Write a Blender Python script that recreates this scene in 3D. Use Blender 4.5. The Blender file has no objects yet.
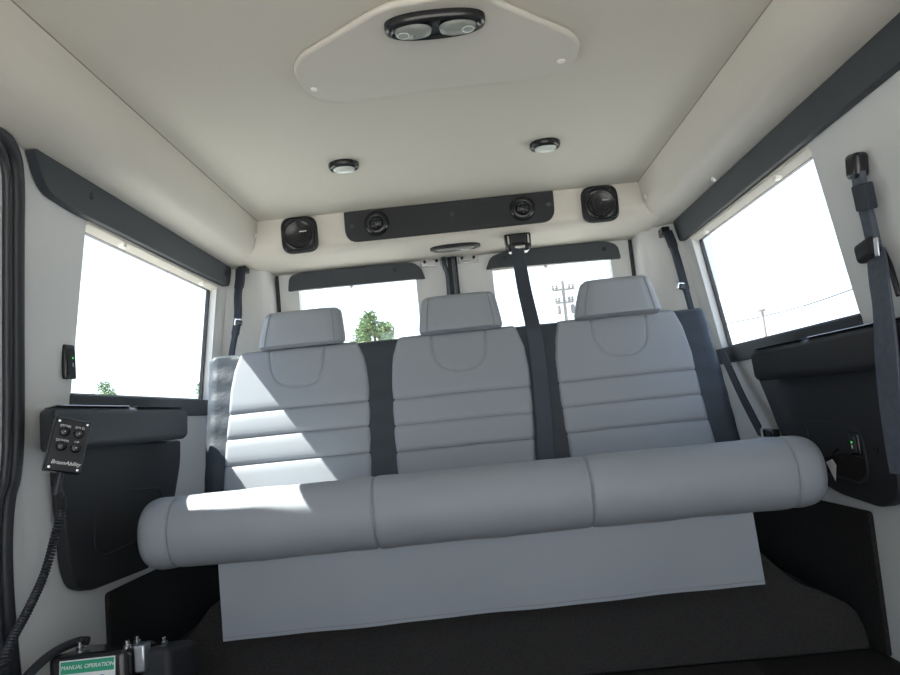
import bpy, bmesh, math, random
from mathutils import Vector, Matrix
random.seed(7)
S = bpy.context.scene
C = S.collection
CZ = 0.63                      # camera height over the van floor
F = 728.0
# ------------------------------------------------------------ camera basis
b = Vector((18.0, 73.5, F)).normalized()          # van's length axis seen by the camera (right, down, forward)
a = Vector((1.0, -0.1, 0.0)); a = (a - a.dot(b) * b).normalized()
u = a.cross(b)                                     # up
def ray(px, py):
    v = Vector((px - 450.0, py - 337.5, F))
    return Vector((v.dot(a), v.dot(b), v.dot(u)))
CAM = Vector((0, 0, CZ))
def onY(px, py, Y):
    r = ray(px, py); return CAM + r * (Y / r.y)
def onX(px, py, X):
    r = ray(px, py); return CAM + r * (X / r.x)
def onZ(px, py, Z):                                # Z over the floor
    r = ray(px, py); return CAM + r * ((Z - CZ) / r.z)
def onPl(px, py, p, n):
    r = ray(px, py); return CAM + r * ((Vector(p) - CAM).dot(n) / r.dot(n))
PROF = [(0.0, .875), (CZ - .1, .87), (CZ + .10, .855), (CZ + .50, .80), (CZ + .60, .785)]
def wx(z):
    if z <= PROF[0][0]: return PROF[0][1]
    for (z0, x0), (z1, x1) in zip(PROF, PROF[1:]):
        if z <= z1: return x0 + (x1 - x0) * (z - z0) / (z1 - z0)
    return PROF[-1][1]
def onW(px, py, side, off=0.0):
    X = .84
    for i in range(12):
        p = onX(px, py, side * (X - off)); X = wx(p.z)
    return onX(px, py, side * (X - off))

# ------------------------------------------------------------ materials
def mat(name, col, rough=.6, metal=0, bump=0, bscale=200, var=0, vscale=8, spec=.5, emis=None, estr=0, bdist=.001, coat=0, sheen=0):
    m = bpy.data.materials.new(name); m.use_nodes = True
    nt = m.node_tree; N = nt.nodes; L = nt.links
    p = N['Principled BSDF']
    p.inputs['Base Color'].default_value = (*col, 1)
    p.inputs['Roughness'].default_value = rough
    p.inputs['Metallic'].default_value = metal
    p.inputs['Specular IOR Level'].default_value = spec
    p.inputs['Coat Weight'].default_value = coat
    p.inputs['Sheen Weight'].default_value = sheen
    tc = N.new('ShaderNodeTexCoord')
    if var:
        nz = N.new('ShaderNodeTexNoise'); nz.inputs['Scale'].default_value = vscale; nz.inputs['Detail'].default_value = 6
        L.new(tc.outputs['Object'], nz.inputs['Vector'])
        mx = N.new('ShaderNodeMix'); mx.data_type = 'RGBA'
        mx.inputs[6].default_value = (*[c * (1 - var) for c in col], 1)
        mx.inputs[7].default_value = (*[min(1, c * (1 + var)) for c in col], 1)
        L.new(nz.outputs['Fac'], mx.inputs[0]); L.new(mx.outputs[2], p.inputs['Base Color'])
    if bump:
        n2 = N.new('ShaderNodeTexNoise'); n2.inputs['Scale'].default_value = bscale; n2.inputs['Detail'].default_value = 4
        L.new(tc.outputs['Object'], n2.inputs['Vector'])
        bp = N.new('ShaderNodeBump'); bp.inputs['Strength'].default_value = bump; bp.inputs['Distance'].default_value = bdist
        L.new(n2.outputs['Fac'], bp.inputs['Height']); L.new(bp.outputs['Normal'], p.inputs['Normal'])
    if emis:
        p.inputs['Emission Color'].default_value = (*emis, 1); p.inputs['Emission Strength'].default_value = estr
    return m
M = {}
M['ceil'] = mat('headliner cloth', (.64, .615, .545), .95, bump=.25, bscale=450, var=.03, vscale=300, spec=.1)
M['trim'] = mat('pale trim', (.64, .615, .555), .8, bump=.2, bscale=300, var=.02, spec=.2)
M['wall'] = mat('pale wall trim', (.66, .675, .675), .75, bump=.2, bscale=300, var=.03, spec=.25)
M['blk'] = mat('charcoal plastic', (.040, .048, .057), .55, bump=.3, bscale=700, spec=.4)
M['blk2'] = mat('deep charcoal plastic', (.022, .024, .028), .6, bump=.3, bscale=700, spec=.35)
M['gloss'] = mat('glossy black plastic', (.015, .016, .018), .22, spec=.5)
M['vblk'] = mat('black vinyl', (.040, .050, .062), .5, bump=.35, bscale=60, bdist=.004, spec=.3)
M['grey'] = mat('grey vinyl', (.275, .298, .328), .5, bump=.3, bscale=500, var=.02, spec=.35)
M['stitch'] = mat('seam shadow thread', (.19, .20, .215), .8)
M['belt'] = mat('seat belt webbing', (.03, .037, .05), .6, bump=.4, bscale=900, spec=.3)
M['belt2'] = mat('grey-blue webbing', (.050, .062, .080), .6, bump=.4, bscale=900, spec=.3)
M['beltg'] = mat('worn grey webbing', (.075, .090, .12), .65, bump=.6, bscale=70, bdist=.003, var=.35, vscale=60, spec=.4)
M['chrome'] = mat('chrome', (.75, .76, .78), .18, metal=1)
M['steel'] = mat('brushed steel', (.55, .57, .6), .35, metal=1)
M['gunmetal'] = mat('dark polished metal', (.12, .14, .17), .22, metal=1)
M['carpet'] = mat('charcoal carpet', (.03, .029, .028), 1, bump=1, bscale=260, bdist=.004, var=.45, vscale=220, spec=.05)
M['carpet2'] = mat('lighter carpet mat', (.045, .043, .041), 1, bump=1, bscale=260, bdist=.004, var=.4, vscale=220, spec=.05)
M['rubber'] = mat('black rubber', (.02, .022, .028), .45, spec=.5)
M['white'] = mat('white print', (.8, .8, .8), .6)
M['dimtext'] = mat('grey print', (.45, .46, .47), .6)
M['green'] = mat('green print', (.02, .30, .17), .5)
M['sticker'] = mat('white sticker', (.72, .75, .74), .5)
M['blue'] = mat('blue print', (.1, .12, .4), .5)
M['paper'] = mat('paper', (.75, .72, .74), .7)
M['ledg'] = mat('green indicator', (.05, .5, .05), .4, emis=(.1, 1, .15), estr=.6)
M['lens'] = mat('frosted lamp lens', (.27, .29, .27), .25, bump=.5, bscale=90, bdist=.003)
M['lensc'] = mat('pale lamp lens', (.62, .68, .64), .2, bump=.3, bscale=120, bdist=.002)
M['cap'] = mat('pale plastic cap', (.8, .78, .73), .4)
M['creaseshade'] = mat('painted crease shade', (.30, .27, .23), .9)  # dark tan standing in for shade along the ceiling crease
M['leaf'] = mat('leaves', (.10, .17, .06), .8, var=.5, vscale=3)
M['bark'] = mat('bark', (.12, .09, .06), .9, var=.3)
M['pole'] = mat('weathered timber', (.20, .19, .18), .9, var=.2)
M['ground'] = mat('pale concrete yard', (.46, .435, .39), .95, bump=.5, bscale=40, var=.2, vscale=2)
def glassmat():
    m = bpy.data.materials.new('window glass'); m.use_nodes = True
    nt = m.node_tree; N = nt.nodes; L = nt.links; N.clear()
    o = N.new('ShaderNodeOutputMaterial'); t = N.new('ShaderNodeBsdfTransparent'); g = N.new('ShaderNodeBsdfGlossy')
    t.inputs['Color'].default_value = (.93, .96, .97, 1); g.inputs['Roughness'].default_value = .02
    mx = N.new('ShaderNodeMixShader'); mx.inputs[0].default_value = .06
    L.new(t.outputs[0], mx.inputs[1]); L.new(g.outputs[0], mx.inputs[2]); L.new(mx.outputs[0], o.inputs['Surface'])
    return m
M['glass'] = glassmat()

# ------------------------------------------------------------ helpers
def wloc(o):
    v = Vector((0, 0, 0))
    while o: v += o.location; o = o.parent
    return v
def obj(name, bm, m, parent=None, smooth=True, bevel=0, seg=3, ang=35):
    me = bpy.data.meshes.new(name)
    bmesh.ops.remove_doubles(bm, verts=bm.verts, dist=1e-6)
    bmesh.ops.recalc_face_normals(bm, faces=bm.faces)
    bm.to_mesh(me); bm.free()
    o = bpy.data.objects.new(name, me); C.objects.link(o)
    me.materials.append(M[m] if isinstance(m, str) else m)
    if smooth:
        for p in me.polygons: p.use_smooth = True
    if bevel:
        bv = o.modifiers.new('bevel', 'BEVEL'); bv.width = bevel; bv.segments = seg; bv.limit_method = 'ANGLE'
        bv.angle_limit = math.radians(ang); bv.harden_normals = False
    if smooth:
        try: me.set_sharp_from_angle(angle=math.radians(50))
        except Exception: pass
    if parent:
        o.parent = parent; o.location = -wloc(parent)
    return o
def tag(o, label=None, cat=None, group=None, kind=None):
    if label: o['label'] = label
    if cat: o['category'] = cat
    if group: o['group'] = group
    if kind: o['kind'] = kind
    return o
def thing(name, loc, label, cat, group=None):
    o = bpy.data.objects.new(name, None); C.objects.link(o); o.location = loc; o.empty_display_size = .05
    return tag(o, label, cat, group)
def rnd(pts, r, n=5, skip=()):
    """round the corners of a planar 3D polygon"""
    out = []; k = len(pts)
    for i, p in enumerate(pts):
        rr = r[i] if isinstance(r, (list, tuple)) else r
        if rr <= 0: out.append(Vector(p)); continue
        p = Vector(p); q0 = Vector(pts[i - 1]); q1 = Vector(pts[(i + 1) % k])
        d0 = q0 - p; d1 = q1 - p
        t = min(rr, d0.length * .48, d1.length * .48)
        A = p + d0.normalized() * t; B = p + d1.normalized() * t
        for j in range(n + 1):
            s = j / n; out.append(A * (1 - s) ** 2 + p * 2 * s * (1 - s) + B * s * s)
    return out
def prism(bm, pts, vec):
    vec = Vector(vec)
    f = [bm.verts.new(p) for p in pts]; g = [bm.verts.new(Vector(p) + vec) for p in pts]
    bm.faces.new(f); bm.faces.new(g[::-1])
    for i in range(len(f)):
        j = (i + 1) % len(f); bm.faces.new((f[i], g[i], g[j], f[j]))
    return bm
def plate(name, pts, vec, m, parent=None, bevel=.003, r=0, n=5, seg=3, ang=35):
    bm = bmesh.new(); prism(bm, rnd(pts, r, n) if r else [Vector(p) for p in pts], vec)
    return obj(name, bm, m, parent, bevel=bevel, seg=seg, ang=ang)
def box(bm, c, s, R=None):
    c = Vector(c); vs = []
    for sx in (-.5, .5):
        for sy in (-.5, .5):
            for sz in (-.5, .5):
                v = Vector((sx * s[0], sy * s[1], sz * s[2]))
                if R: v = R @ v
                vs.append(bm.verts.new(c + v))
    for f in ((0, 1, 3, 2), (4, 6, 7, 5), (0, 4, 5, 1), (2, 3, 7, 6), (0, 2, 6, 4), (1, 5, 7, 3)):
        bm.faces.new([vs[i] for i in f])
    return bm
def frame(n, up=(0, 0, 1)):
    n = Vector(n).normalized(); x = Vector(up).cross(n)
    if x.length < 1e-4: x = Vector((1, 0, 0))
    x.normalize(); y = n.cross(x); return x, y, n
def lathe(bm, c, n, prof, seg=32, sx=1, sy=1, up=(0, 0, 1), power=2):
    """profile (radius, height along n), superellipse section, optional scale in the plane"""
    x, y, n = frame(n, up); rings = []
    c = Vector(c)
    for r, h in prof:
        if r < 1e-6: rings.append([bm.verts.new(c + n * h)]); continue
        ring = []
        for i in range(seg):
            t = 2 * math.pi * i / seg; ct, st = math.cos(t), math.sin(t)
            e = 2 / power
            ring.append(bm.verts.new(c + x * (r * sx * math.copysign(abs(ct) ** e, ct)) + y * (r * sy * math.copysign(abs(st) ** e, st)) + n * h))
        rings.append(ring)
    for A, B in zip(rings, rings[1:]):
        if len(A) == 1 and len(B) == 1: continue
        for i in range(seg):
            j = (i + 1) % seg
            if len(A) == 1: bm.faces.new((A[0], B[i], B[j]))
            elif len(B) == 1: bm.faces.new((A[i], B[0], A[j]))
            else: bm.faces.new((A[i], B[i], B[j], A[j]))
    return bm
def smoothpath(pts, n=8):
    P = [Vector(p) for p in pts]; out = []
    for i in range(len(P) - 1):
        p0 = P[max(i - 1, 0)]; p1 = P[i]; p2 = P[i + 1]; p3 = P[min(i + 2, len(P) - 1)]
        for j in range(n):
            t = j / n
            out.append(.5 * ((2 * p1) + (p2 - p0) * t + (2 * p0 - 5 * p1 + 4 * p2 - p3) * t * t + (3 * p1 - p0 - 3 * p2 + p3) * t ** 3))
    out.append(P[-1]); return out
def tube(bm, pts, r, seg=10, cap=True):
    pts = [Vector(p) for p in pts]; rings = []; nx = None
    for i, p in enumerate(pts):
        t = (pts[min(i + 1, len(pts) - 1)] - pts[max(i - 1, 0)]).normalized()
        if nx is None:
            nx = t.cross(Vector((0, 0, 1)));
            if nx.length < .1: nx = t.cross(Vector((1, 0, 0)))
        nx = (nx - t * nx.dot(t)).normalized(); ny = t.cross(nx)
        rr = r[i] if isinstance(r, (list, tuple)) else r
        rings.append([bm.verts.new(p + nx * rr * math.cos(2 * math.pi * k / seg) + ny * rr * math.sin(2 * math.pi * k / seg)) for k in range(seg)])
    for A, B in zip(rings, rings[1:]):
        for i in range(seg):
            j = (i + 1) % seg; bm.faces.new((A[i], A[j], B[j], B[i]))
    if cap: bm.faces.new(rings[0]); bm.faces.new(rings[-1][::-1])
    return bm
def strap(bm, pts, widths, side, th=.0025):
    """flat webbing along a path; side = vector or list giving the width direction"""
    pts = [Vector(p) for p in pts]; rings = []
    for i, p in enumerate(pts):
        t = (pts[min(i + 1, len(pts) - 1)] - pts[max(i - 1, 0)]).normalized()
        s = Vector(side[i] if isinstance(side, list) else side); s = (s - t * s.dot(t)).normalized(); n = t.cross(s)
        w = (widths[i] if isinstance(widths, list) else widths) / 2
        rings.append([bm.verts.new(p + s * x + n * y) for x, y in ((-w, -th / 2), (w, -th / 2), (w, th / 2), (-w, th / 2))])
    for A, B in zip(rings, rings[1:]):
        for i in range(4):
            j = (i + 1) % 4; bm.faces.new((A[i], A[j], B[j], B[i]))
    bm.faces.new(rings[0]); bm.faces.new(rings[-1][::-1]); return bm
def text(body, name, loc, n, size, m, parent, up=(0, 0, 1), italic=0, ext=.0003):
    cu = bpy.data.curves.new(name, 'FONT'); cu.body = body; cu.size = size; cu.align_x = 'CENTER'; cu.align_y = 'CENTER'; cu.extrude = ext; cu.shear = italic
    t = bpy.data.objects.new(name + '_tmp', cu); C.objects.link(t)
    bpy.context.view_layer.update()
    me = bpy.data.meshes.new_from_object(t.evaluated_get(bpy.context.evaluated_depsgraph_get()))
    bpy.data.objects.remove(t); bpy.data.curves.remove(cu)
    x, y, nn = frame(n, up)
    me.transform(Matrix((( x.x, y.x, nn.x, loc[0]), (x.y, y.y, nn.y, loc[1]), (x.z, y.z, nn.z, loc[2]), (0, 0, 0, 1))))
    me.materials.clear(); me.materials.append(M[m])
    o = bpy.data.objects.new(name, me); C.objects.link(o); o.parent = parent; o.location = -wloc(parent); return o
def struct(o): o['kind'] = 'structure'; return o
def Zr(z): return CZ + z

# ============================================================ SETTING
FR = -.45      # shell starts here, open to the front cab
RR = 2.70
# floor
bm = bmesh.new(); box(bm, (0, (FR + RR) / 2, -.02), (1.80, RR - FR, .04)); struct(obj('floor', bm, 'carpet', smooth=False))
# ground outside
bm = bmesh.new(); vs = [bm.verts.new(v) for v in ((-150, -150, -.62), (150, -150, -.62), (150, 150, -.62), (-150, 150, -.62))]; bm.faces.new(vs)
struct(obj('floor_outside', bm, 'ground'))
# ceiling
CX, CH = .668, Zr(.692)
bm = bmesh.new(); box(bm, (0, (FR + RR) / 2, CH + .025), (1.72, RR - FR, .05)); struct(obj('ceiling', bm, 'ceil', smooth=False))
# coves (rounded shoulder between ceiling and wall)
def cove(side, nm):
    prof = [(.632, .700), (.632, .6915), (.637, .66), (.643, .63), (.652, .607), (.668, .589), (.69, .581), (.73, .577), (.785, .576), (.84, .576), (.84, .70)]
    bm = bmesh.new(); A = [Vector((side * x, FR, Zr(z))) for x, z in prof]
    prism(bm, A, (0, 2.60 - FR, 0)); o = struct(obj(nm, bm, 'trim'))
    bm = bmesh.new(); tube(bm, [Vector((side * .6318, FR, Zr(.6918))), Vector((side * .6318, 2.36, Zr(.6918)))], .0016, 6); obj('crease_shade_line', bm, 'creaseshade', o)  # thin dark line added so the crease reads, its shade put into the colour
    return o
cl = cove(-1, 'trim_1'); cr = cove(1, 'trim_2')
def cap(name, p, n, r, m, parent, h=.003):
    bm = bmesh.new(); lathe(bm, p, n, [(r, -.002), (r, h * .6), (r * .8, h), (0, h * 1.15)], 20); return obj(name, bm, m, parent)
cap('button_cap', onX(255.5, 235.5, -.638), (1, 0, -.2), .0075, 'cap', cl)
cap('button_cap', onX(646, 196.5, .638), (-1, 0, -.2), .0075, 'cap', cr)
cap('button_cap', onX(713, 179.5, .678), (-.8, 0, -.6), .0075, 'cap', cr)
# side walls with a window opening
WY0, WY1, WZ0, WZ1 = 1.56, 2.405, Zr(.118), Zr(.496)
def wall(side, nm):
    ys = [FR, 0, .8, WY0, 1.9, WY1, 2.47, 2.56]
    zs = [-.02, .3, Zr(-.1), WZ0, Zr(.3), WZ1, Zr(.60)]
    bm = bmesh.new(); T = .036; G = {}
    for k, off in enumerate((0, T)):
        for i, y in enumerate(ys):
            for j, z in enumerate(zs):
                G[k, i, j] = bm.verts.new((side * (wx(z) + off), y, z))
    hole = {(i, j) for i in (3, 4) for j in (3, 4)}
    for i in range(len(ys) - 1):
        for j in range(len(zs) - 1):
            if (i, j) in hole: continue
            for k in (0, 1): bm.faces.new((G[k, i, j], G[k, i + 1, j], G[k, i + 1, j + 1], G[k, i, j + 1]))
    def rim(P):
        for p, q in zip(P, P[1:]): bm.faces.new((G[0, p[0], p[1]], G[0, q[0], q[1]], G[1, q[0], q[1]], G[1, p[0], p[1]]))
    rim([(3, 3), (4, 3), (5, 3), (5, 4), (5, 5), (4, 5), (3, 5), (3, 4), (3, 3)])
    nI, nJ = len(ys) - 1, len(zs) - 1
    rim([(i, 0) for i in range(nI + 1)] + [(nI, j) for j in range(1, nJ + 1)] + [(i, nJ) for i in range(nI - 1, -1, -1)] + [(0, j) for j in range(nJ - 1, -1, -1)])
    return struct(obj(nm, bm, 'wall', smooth=False))
wl = wall(-1, 'wall_left'); wr = wall(1, 'wall_right')
def sidewindow(side, nm):
    root = bpy.data.objects.new(nm, None); C.objects.link(root); root.location = (side * .86, (WY0 + WY1) / 2, WZ0); struct(root)
    def ring(off0, off1, e0, e1, name, m):
        bm = bmesh.new(); V = {}
        for k, off in enumerate((off0, off1)):
            for l, e in enumerate((e0, e1)):
                for q, (y, z) in enumerate(((WY0 + e, WZ0 + e), (WY1 - e, WZ0 + e), (WY1 - e, WZ1 - e), (WY0 + e, WZ1 - e))):
                    V[k, l, q] = bm.verts.new((side * (wx(z) + off), y, z))
        for q in range(4):
            r = (q + 1) % 4
            bm.faces.new((V[0, 0, q], V[0, 0, r], V[0, 1, r], V[0, 1, q])); bm.faces.new((V[1, 0, q], V[1, 0, r], V[1, 1, r], V[1, 1, q]))
            bm.faces.new((V[0, 0, q], V[0, 0, r], V[1, 0, r], V[1, 0, q])); bm.faces.new((V[0, 1, q], V[0, 1, r], V[1, 1, r], V[1, 1, q]))
        return obj(name, bm, m, root, smooth=False)
    ring(.022, .033, .0005, .009, 'window_frame', 'rubber')
    bm = bmesh.new(); V = []
    for y, z in ((WY0 + .006, WZ0 + .006), (WY1 - .006, WZ0 + .006), (WY1 - .006, WZ1 - .006), (WY0 + .006, WZ1 - .006)):
        V.append(Vector((side * (wx(z) + .026), y, z)))
    prism(bm, V, (side * .003, 0, 0)); obj('pane', bm, 'glass', root, smooth=False)
    # black sill strip along the bottom of the opening
    z0, z1 = WZ0 - .048, WZ0 + .003
    P = [Vector((side * (wx(z1) + .03), WY0 - .004, z1)), Vector((side * (wx(z1) - .008), WY0 - .004, z1)), Vector((side * (wx(z0) - .010), WY0 - .004, z0)), Vector((side * (wx(z0) + .0), WY0 - .004, z0))]
    plate('window_sill', P, (0, WY1 + .065 - WY0, 0), 'blk', root, bevel=.004)
    # pale gasket fold along the top with small clips
    P = [Vector((side * (wx(WZ1) - .006), WY0, WZ1 + .006)), Vector((side * (wx(WZ1) - .006), WY0, WZ1 - .003)), Vector((side * (wx(WZ1) + .021), WY0, WZ1 - .010)), Vector((side * (wx(WZ1) + .021), WY0, WZ1 + .001))]
    plate('top_gasket', P, (0, WY1 - WY0, 0), 'trim', root, bevel=.002)
    for y in (WY0 + .18, WY1 - .13):
        bm = bmesh.new(); box(bm, (side * (wx(WZ1) + .004), y, WZ1 - .009), (.016, .016, .012)); obj('clip', bm, 'cap', root, bevel=.003)
sidewindow(-1, 'window_1'); sidewindow(1, 'window_2')

# rear corner pillars
def pillar(side, nm):
    P = [Vector((side * x, y, -.02)) for x, y in ((.90, 2.50), (.83, 2.50), (.775, 2.505), (.750, 2.515), (.728, 2.535), (.69, 2.545), (.672, 2.555), (.664, 2.58), (.662, 2.64), (.662, 2.72), (.90, 2.72))]
    bm = bmesh.new(); prism(bm, P, (0, 0, Zr(.60) + .02)); return struct(obj(nm, bm, 'wall'))
pillar(-1, 'wall_back'); pillar(1, 'wall_back.001')
# overhead header box above rear doors
prof = [(2.35, .70), (2.350, .692), (2.354, .62), (2.360, .600), (2.372, .586), (2.39, .577), (2.42, .572), (2.63, .567), (2.72, .567), (2.72, .70)]
bm = bmesh.new(); prism(bm, [Vector((-.70, y, Zr(z))) for y, z in prof], (1.40, 0, 0)); hd = struct(obj('trim_3', bm, 'trim'))
HN = Vector((0, -1, -.056)).normalized()
def onH(px, py, off=0.0):
    return onPl(px, py, Vector((0, 2.350, Zr(.692))) + HN * off, HN)
# door posts & rear doors
DY = 2.645
def reardoor(side, nm):
    root = bpy.data.objects.new(nm, None); C.objects.link(root); root.location = (side * .33, DY, 0); struct(root)
    x0, x1 = sorted((side * .008, side * .648)); wx0, wx1 = sorted((side * .142, side * .578))
    z0, z1 = 0.0, Zr(.566); wz0, wz1 = Zr(.05), Zr(.510)
    xs = [x0, wx0, wx1, x1]; zs = [z0, wz0, wz1, z1]
    bm = bmesh.new(); G = {}
    for k, y in enumerate((DY, DY + .045)):
        for i, x in enumerate(xs):
            for j, z in enumerate(zs): G[k, i, j] = bm.verts.new((x, y, z))
    for i in range(3):
        for j in range(3):
            if (i, j) == (1, 1): continue
            for k in (0, 1): bm.faces.new((G[k, i, j], G[k, i + 1, j], G[k, i + 1, j + 1], G[k, i, j + 1]))
    def rim(P):
        for p, q in zip(P, P[1:]): bm.faces.new((G[0, p[0], p[1]], G[0, q[0], q[1]], G[1, q[0], q[1]], G[1, p[0], p[1]]))
    rim([(1, 1), (2, 1), (2, 2), (1, 2), (1, 1)]); rim([(0, 0), (1, 0), (2, 0), (3, 0), (3, 1), (3, 2), (3, 3), (2, 3), (1, 3), (0, 3), (0, 2), (0, 1), (0, 0)])
    obj('door_panel', bm, 'wall', root, smooth=False)
    bm = bmesh.new(); box(bm, ((wx0 + wx1) / 2, DY + .038, (wz0 + wz1) / 2), (wx1 - wx0 - .002, .004, wz1 - wz0 - .002)); obj('pane', bm, 'glass', root, smooth=False)
    bm = bmesh.new(); box(bm, ((wx0 + wx1) / 2, DY + .01, wz1 - .004), (wx1 - wx0 - .004, .018, .007)); obj('top_gasket', bm, 'trim', root, bevel=.002)
    bm = bmesh.new(); box(bm, (wx0 + (wx1 - wx0) * .45, DY + .004, wz1 - .012), (.012, .012, .012)); obj('clip', bm, 'cap', root, bevel=.003)
    bm = bmesh.new(); xx = side * .655; box(bm, (xx, DY + .012, (z0 + z1) / 2), (.013, .03, z1 - z0 - .004)); obj('seal', bm, 'rubber', root, bevel=.003)
reardoor(-1, 'door_1'); reardoor(1, 'door_2')

# side door (closed, left) with its rubber seal
path = [(-12, 123), (2, 136), (12, 153), (16, 180), (16, 240), (16, 330), (16, 430), (13, 475), (7, 500), (4, 540), (5, 590), (9, 640), (14, 690)]
P = smoothpath([onW(x, y, -1, .006) for x, y in path], 6)
bm = bmesh.new()
tube(bm, P, .0145, 12); obj('door_seal', bm, 'rubber')
sl = bpy.data.objects['door_seal']
bm = bmesh.new(); tube(bm, smoothpath([onW(x - 9, y + 4, -1, .016) for x, y in path], 6), .008, 10); s2 = obj('inner_lip', bm, 'rubber', sl)
tag(sl, 'black rubber door seal running down the pale wall at far left', 'door seal')

# lower carpet wall panels
def lowpanel(side, lab):
    tp, bt_ = (onW(868, 512, 1, .012), onW(886, 645, 1, .012)) if side > 0 else (onW(109, 593, -1, .012), onW(112, 665, -1, .012))
    pts = [(tp.z, tp.y), (tp.z - .01, 2.50), (.004, 2.50), (.004, bt_.y + (bt_.z - .004) * (bt_.y - tp.y) / (tp.z - bt_.z))]
    P = [Vector((side * (wx(z) - .012), y, z)) for z, y in pts]
    o = plate('carpet_wall_panel', P, (side * .0115, 0, 0), 'carpet', r=[.012, 0, 0, 0], bevel=.003)
    tag(o, lab, 'carpet panel', None)
lowpanel(-1, 'dark carpet panel on the lower wall, beside the control box'); lowpanel(1, 'dark carpet panel on the lower wall under the unit with the green light')

# ============================================================ HEADER COVERS
def wallplate(name, px, side, off, th, m, parent=None, r=0, bevel=.004):
    """panel following the tilt of the side wall; px outline is on its inner face"""
    P = [onW(x, y, side, off) for x, y in px]
    return plate(name, P, (side * th, 0, 0), m, parent, r=r, bevel=bevel)
def YZplate(name, yz, side, off, th, m, parent=None, r=0, bevel=.004):
    P = [Vector((side * (wx(z) - off), y, z)) for y, z in yz]
    return plate(name, P, (side * th, 0, 0), m, parent, r=r, bevel=bevel)
hl = YZplate('window_header_cover', [(1.315, Zr(.576)), (2.475, Zr(.573)), (2.468, Zr(.506)), (1.50, Zr(.500)), (1.368, Zr(.508))], -1, .022, .020, 'blk', r=[.012, .02, .02, .05, .05], bevel=.006)
tag(hl, 'long black cover strip above the left side window', 'window header')
hr = YZplate('window_header_cover', [(1.02, Zr(.576)), (2.475, Zr(.576)), (2.468, Zr(.500)), (1.07, Zr(.506))], 1, .022, .020, 'blk', r=[.03, .02, .02, .05], bevel=.006)
tag(hr, 'long black cover strip above the right side window', 'window header')
for x, y in ((92, 196), (226, 273)):
    cap('screw', onW(x, y, -1, .0225), (1, 0, 0), .008, 'blk2', hl, .001)
def doorheader(px, lab, sc):
    P = [onY(x, y, DY - .022) for x, y in px]
    for p in P: p.z = min(p.z, Zr(.5655))
    o = plate('window_header_cover', P, (0, .0205, 0), 'blk', r=[.004, .02, .03, .03, .02, .004][:len(P)], bevel=.004)
    tag(o, lab, 'window header')
    for x, y in sc: cap('screw', onY(x, y, DY - .023), (0, -1, 0), .008, 'blk2', o, .001)
doorheader([(288, 291), (289, 276), (302, 269), (412, 262), (421, 267), (425, 278)], 'black cover above the rear door window behind the left headrest', [(395, 270)])
doorheader([(486, 269), (490, 257), (504, 251), (606, 239), (618, 245), (621, 258)], 'black cover above the rear door window with the hanging belt in front', [(505, 258), (604, 249)])

# ============================================================ CEILING FITTINGS
KZ = CH
def ceilpts(px, z): return [onZ(x, y, z) for x, y in px]
pn = ceilpts([(293, 70), (300, 58), (373, 14), (393, 6), (450, -3), (488, -3), (503, 6), (572, 35), (581, 45), (577, 61), (562, 72), (541, 79), (447, 89), (345, 103.5), (316, 101), (298, 86)], KZ - .014)
cp = plate('ceiling_access_cover', pn, (0, 0, .0135), 'trim', r=.02, bevel=.006)
tag(cp, 'pale six-sided raised panel on the ceiling holding the large twin lamp', 'ceiling panel')
for x, y in ((314, 89), (561, 61)):
    cap('screw_cap', onZ(x, y, KZ - .0145), (0, 0, -1), .008, 'cap', cp, .003)
# twin dome lamp
def ellpts(cx, cy, rx, ry, n=40, pw=2.3, rot=0):
    out = []
    for i in range(n):
        t = 2 * math.pi * i / n; c, s = math.cos(t), math.sin(t)
        x = rx * math.copysign(abs(c) ** (2 / pw), c); y = ry * math.copysign(abs(s) ** (2 / pw), s)
        out.append((cx + x * math.cos(rot) - y * math.sin(rot), cy + x * math.sin(rot) + y * math.cos(rot)))
    return out
def loft(bm, rings, capend=True):
    R = [[bm.verts.new(p) for p in r] for r in rings]
    for A, B in zip(R, R[1:]):
        for i in range(len(A)):
            j = (i + 1) % len(A); bm.faces.new((A[i], A[j], B[j], B[i]))
    if capend: bm.faces.new(R[0]); bm.faces.new(R[-1][::-1])
    return bm
dc = onZ(434.5, 21, KZ - .014)
dl = thing('dome_lamp', (dc.x, dc.y, KZ - .014), 'black oval twin-lens lamp fixed to the pale raised ceiling panel', 'ceiling lamp')
pl = onZ(384, 22, KZ - .014); pr = onZ(486, 14, KZ - .014); rx = (pr - pl).length / 2; ry = rx * .43
print('dome', rx, ry, dc)
def ering(c, rx, ry, z, n=48, pw=2.4): return [Vector((x, y, z)) for x, y in ellpts(c.x, c.y, rx, ry, n, pw)]
bm = bmesh.new(); z = KZ - .0142
loft(bm, [ering(dc, rx, ry, z), ering(dc, rx, ry, z - .008), ering(dc, rx * .97, ry * .94, z - .014), ering(dc, rx * .88, ry * .80, z - .017), ering(dc, rx * .80, ry * .7, z - .012)]); obj('bezel', bm, 'gloss', dl)
for sgn in (-1, 1):
    c2 = Vector((dc.x + sgn * rx * .44, dc.y - ry * .02, 0)); bm = bmesh.new()
    loft(bm, [ering(c2, rx * .37, ry * .60, z - .0145, 32, 2.3), ering(c2, rx * .35, ry * .56, z - .019, 32, 2.3), ering(c2, rx * .26, ry * .40, z - .0215, 32, 2.3)]); ln = obj('lens', bm, 'lens', dl)
    c3 = Vector((c2.x + sgn * rx * .2, c2.y - .0, z - .0215)); bm = bmesh.new()
    ringp = [c3 + Vector((math.cos(t * math.pi / 10) * .010, math.sin(t * math.pi / 10) * .010, 0)) for t in range(21)]
    tube(bm, ringp, .0010, 6, False); obj('reading_switch', bm, 'lensc', ln)
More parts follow.
